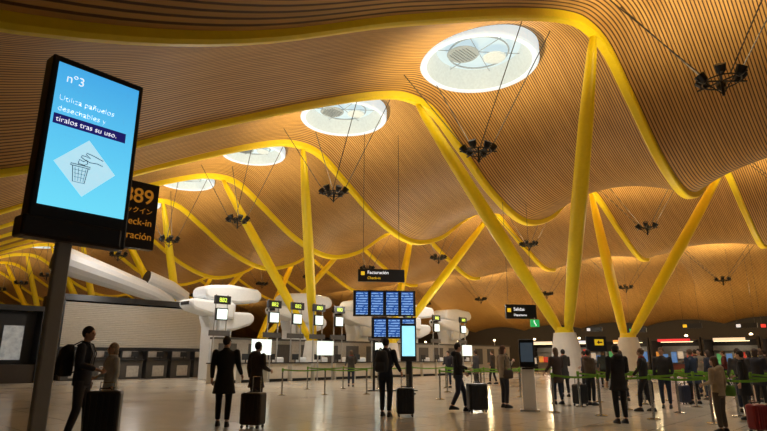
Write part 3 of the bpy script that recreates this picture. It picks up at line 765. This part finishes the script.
person(1.98, 15.3, -pi*.5, 1.74, 'man in black jacket and blue jeans walking with a suitcase', (.012,.012,.015), (.025,.032,.06), stride=.4, armR='front', armL='reach', hood=True, build=1.08)
suitcase(2.42, 15.05, .2, .5, .32, .66, hh=.25, label='large black suitcase pushed by walking man')
person(3.42, 16.4, -pi*.4, 1.7, 'woman in beige jacket and dark trousers, standing', (.40,.34,.26), (.03,.03,.04), hair=(.10,.05,.03), longhair=True, armR='phone', bag=(.05,.03,.02), build=1.05)
person(5.1, 12.55, .15, 1.64, 'person in black jacket seen from behind in the queue', (.012,.012,.016), (.016,.016,.02), coat=.72, armR='front', armL='down', build=1.14, hood=True)
person(6.35, 11.0, .5, 1.38, 'person in light beige jacket with hood, queueing', (.46,.39,.28), (.12,.10,.08), hair=(.12,.07,.04), armR='down', armL='front', longhair=True, bag=(.15,.35,.05), hood=True, build=1.1)
suitcase(6.95, 10.9, .2, .3, .24, .46, hh=.05, col=(.3,.02,.02), label='small red suitcase in the queue')
person(8.3, 13.3, .8, 1.52, 'person in black coat in the queue', (.016,.016,.02), (.025,.025,.03), armR='front', build=1.08, coat=.6)
crowd = [(5.3,17.6,.4,1.66,(.04,.025,.02)),(6.15,17.2,-1.2,1.6,(.09,.065,.045)),(7.85,22.4,.8,1.62,(.035,.055,.11)),(7.9,19.1,0,1.6,(.015,.015,.02)),
         (9.5,17.7,.3,1.62,(.02,.035,.07)),(9.3,15.0,-.4,1.6,(.07,.07,.08)),(11.6,21.0,2.2,1.68,(.22,.18,.13)),(13.2,24.2,.2,1.7,(.02,.02,.04)),
         (14.8,24.9,1.2,1.66,(.12,.02,.02)),(10.5,27.4,-.3,1.7,(.045,.065,.07)),(4.2,26.0,.9,1.7,(.06,.06,.07)),(3.1,27.4,2.4,1.68,(.02,.02,.03)),(-1.6,28.4,.1,1.72,(.05,.045,.04)),
         (-7.4,27.0,-1.4,1.7,(.04,.03,.025)),(5.9,31.0,1.0,1.75,(.05,.045,.045)),(12.9,20.2,.2,1.6,(.04,.02,.03)),(7.9,16.25,2.6,1.64,(.03,.03,.035)),(6.6,21.0,.1,1.66,(.035,.035,.035)),(10.6,16.3,-.9,1.62,(.02,.02,.03)),(16.8,24.6,-.7,1.7,(.11,.10,.09)),
         (14.3,21.6,.6,1.68,(.03,.035,.06)),(12.0,18.2,-.2,1.64,(.06,.05,.035)),(6.9,15.3,.9,1.6,(.02,.02,.02)),(15.6,23.4,.1,1.66,(.03,.03,.03)),(10.9,19.2,.4,1.6,(.025,.03,.05))]
for i, (x, y, yw, H, c) in enumerate(crowd):
    person(x, y, yw, H, 'distant traveller in %s jacket waiting in the hall' % ('red' if c[0] > .1 and c[1] < .04 else 'dark' if sum(c) < .28 else 'light'), c, random.choice([(.015,.015,.02),(.02,.03,.06),(.05,.045,.04)]),
           hair=random.choice([(.02,.013,.01),(.05,.03,.02),(.12,.07,.04)]), armR=random.choice(['down','front','phone']), armL=random.choice(['down','reach']), vox=.026, stride=random.choice([0,.1,.3]), longhair=(i % 3 == 0), skin=i % 3, grp='travellers in the hall',
           coat=random.choice([0,0,.65]), hood=(i % 4 == 1), scarf=(.3,.05,.04) if i % 5 == 2 else None, build=random.choice([1,1.08,1.14]))
suitcase(5.75, 17.0, .5, .4, .28, .55, hh=.2, label='dark suitcase beside waiting travellers')
suitcase(8.35, 18.4, .1, .36, .24, .6, hh=.25, label='black suitcase in the queue')
suitcase(9.05, 17.5, .3, .34, .24, .5, hh=.05, col=(.03,.035,.07), label='navy suitcase in the queue')
suitcase(9.8, 14.4, -.3, .44, .28, .62, hh=.05, label='large black suitcase in the queue')

# ---------------- world, camera ----------------
w = bpy.data.worlds.new('World'); bpy.context.scene.world = w; w.use_nodes = True
w.node_tree.nodes['Background'].inputs[0].default_value = (.53, .5, .45, 1); w.node_tree.nodes['Background'].inputs[1].default_value = .12
cam = bpy.data.cameras.new('Camera'); cam.lens = 26; cam.sensor_width = 36; cam.clip_end = 500
co = bpy.data.objects.new('Camera', cam); co.location = (0, 0, 1.35); co.rotation_euler = (math.radians(90+14.43), 0, 0); C.objects.link(co)
bpy.context.scene.camera = co
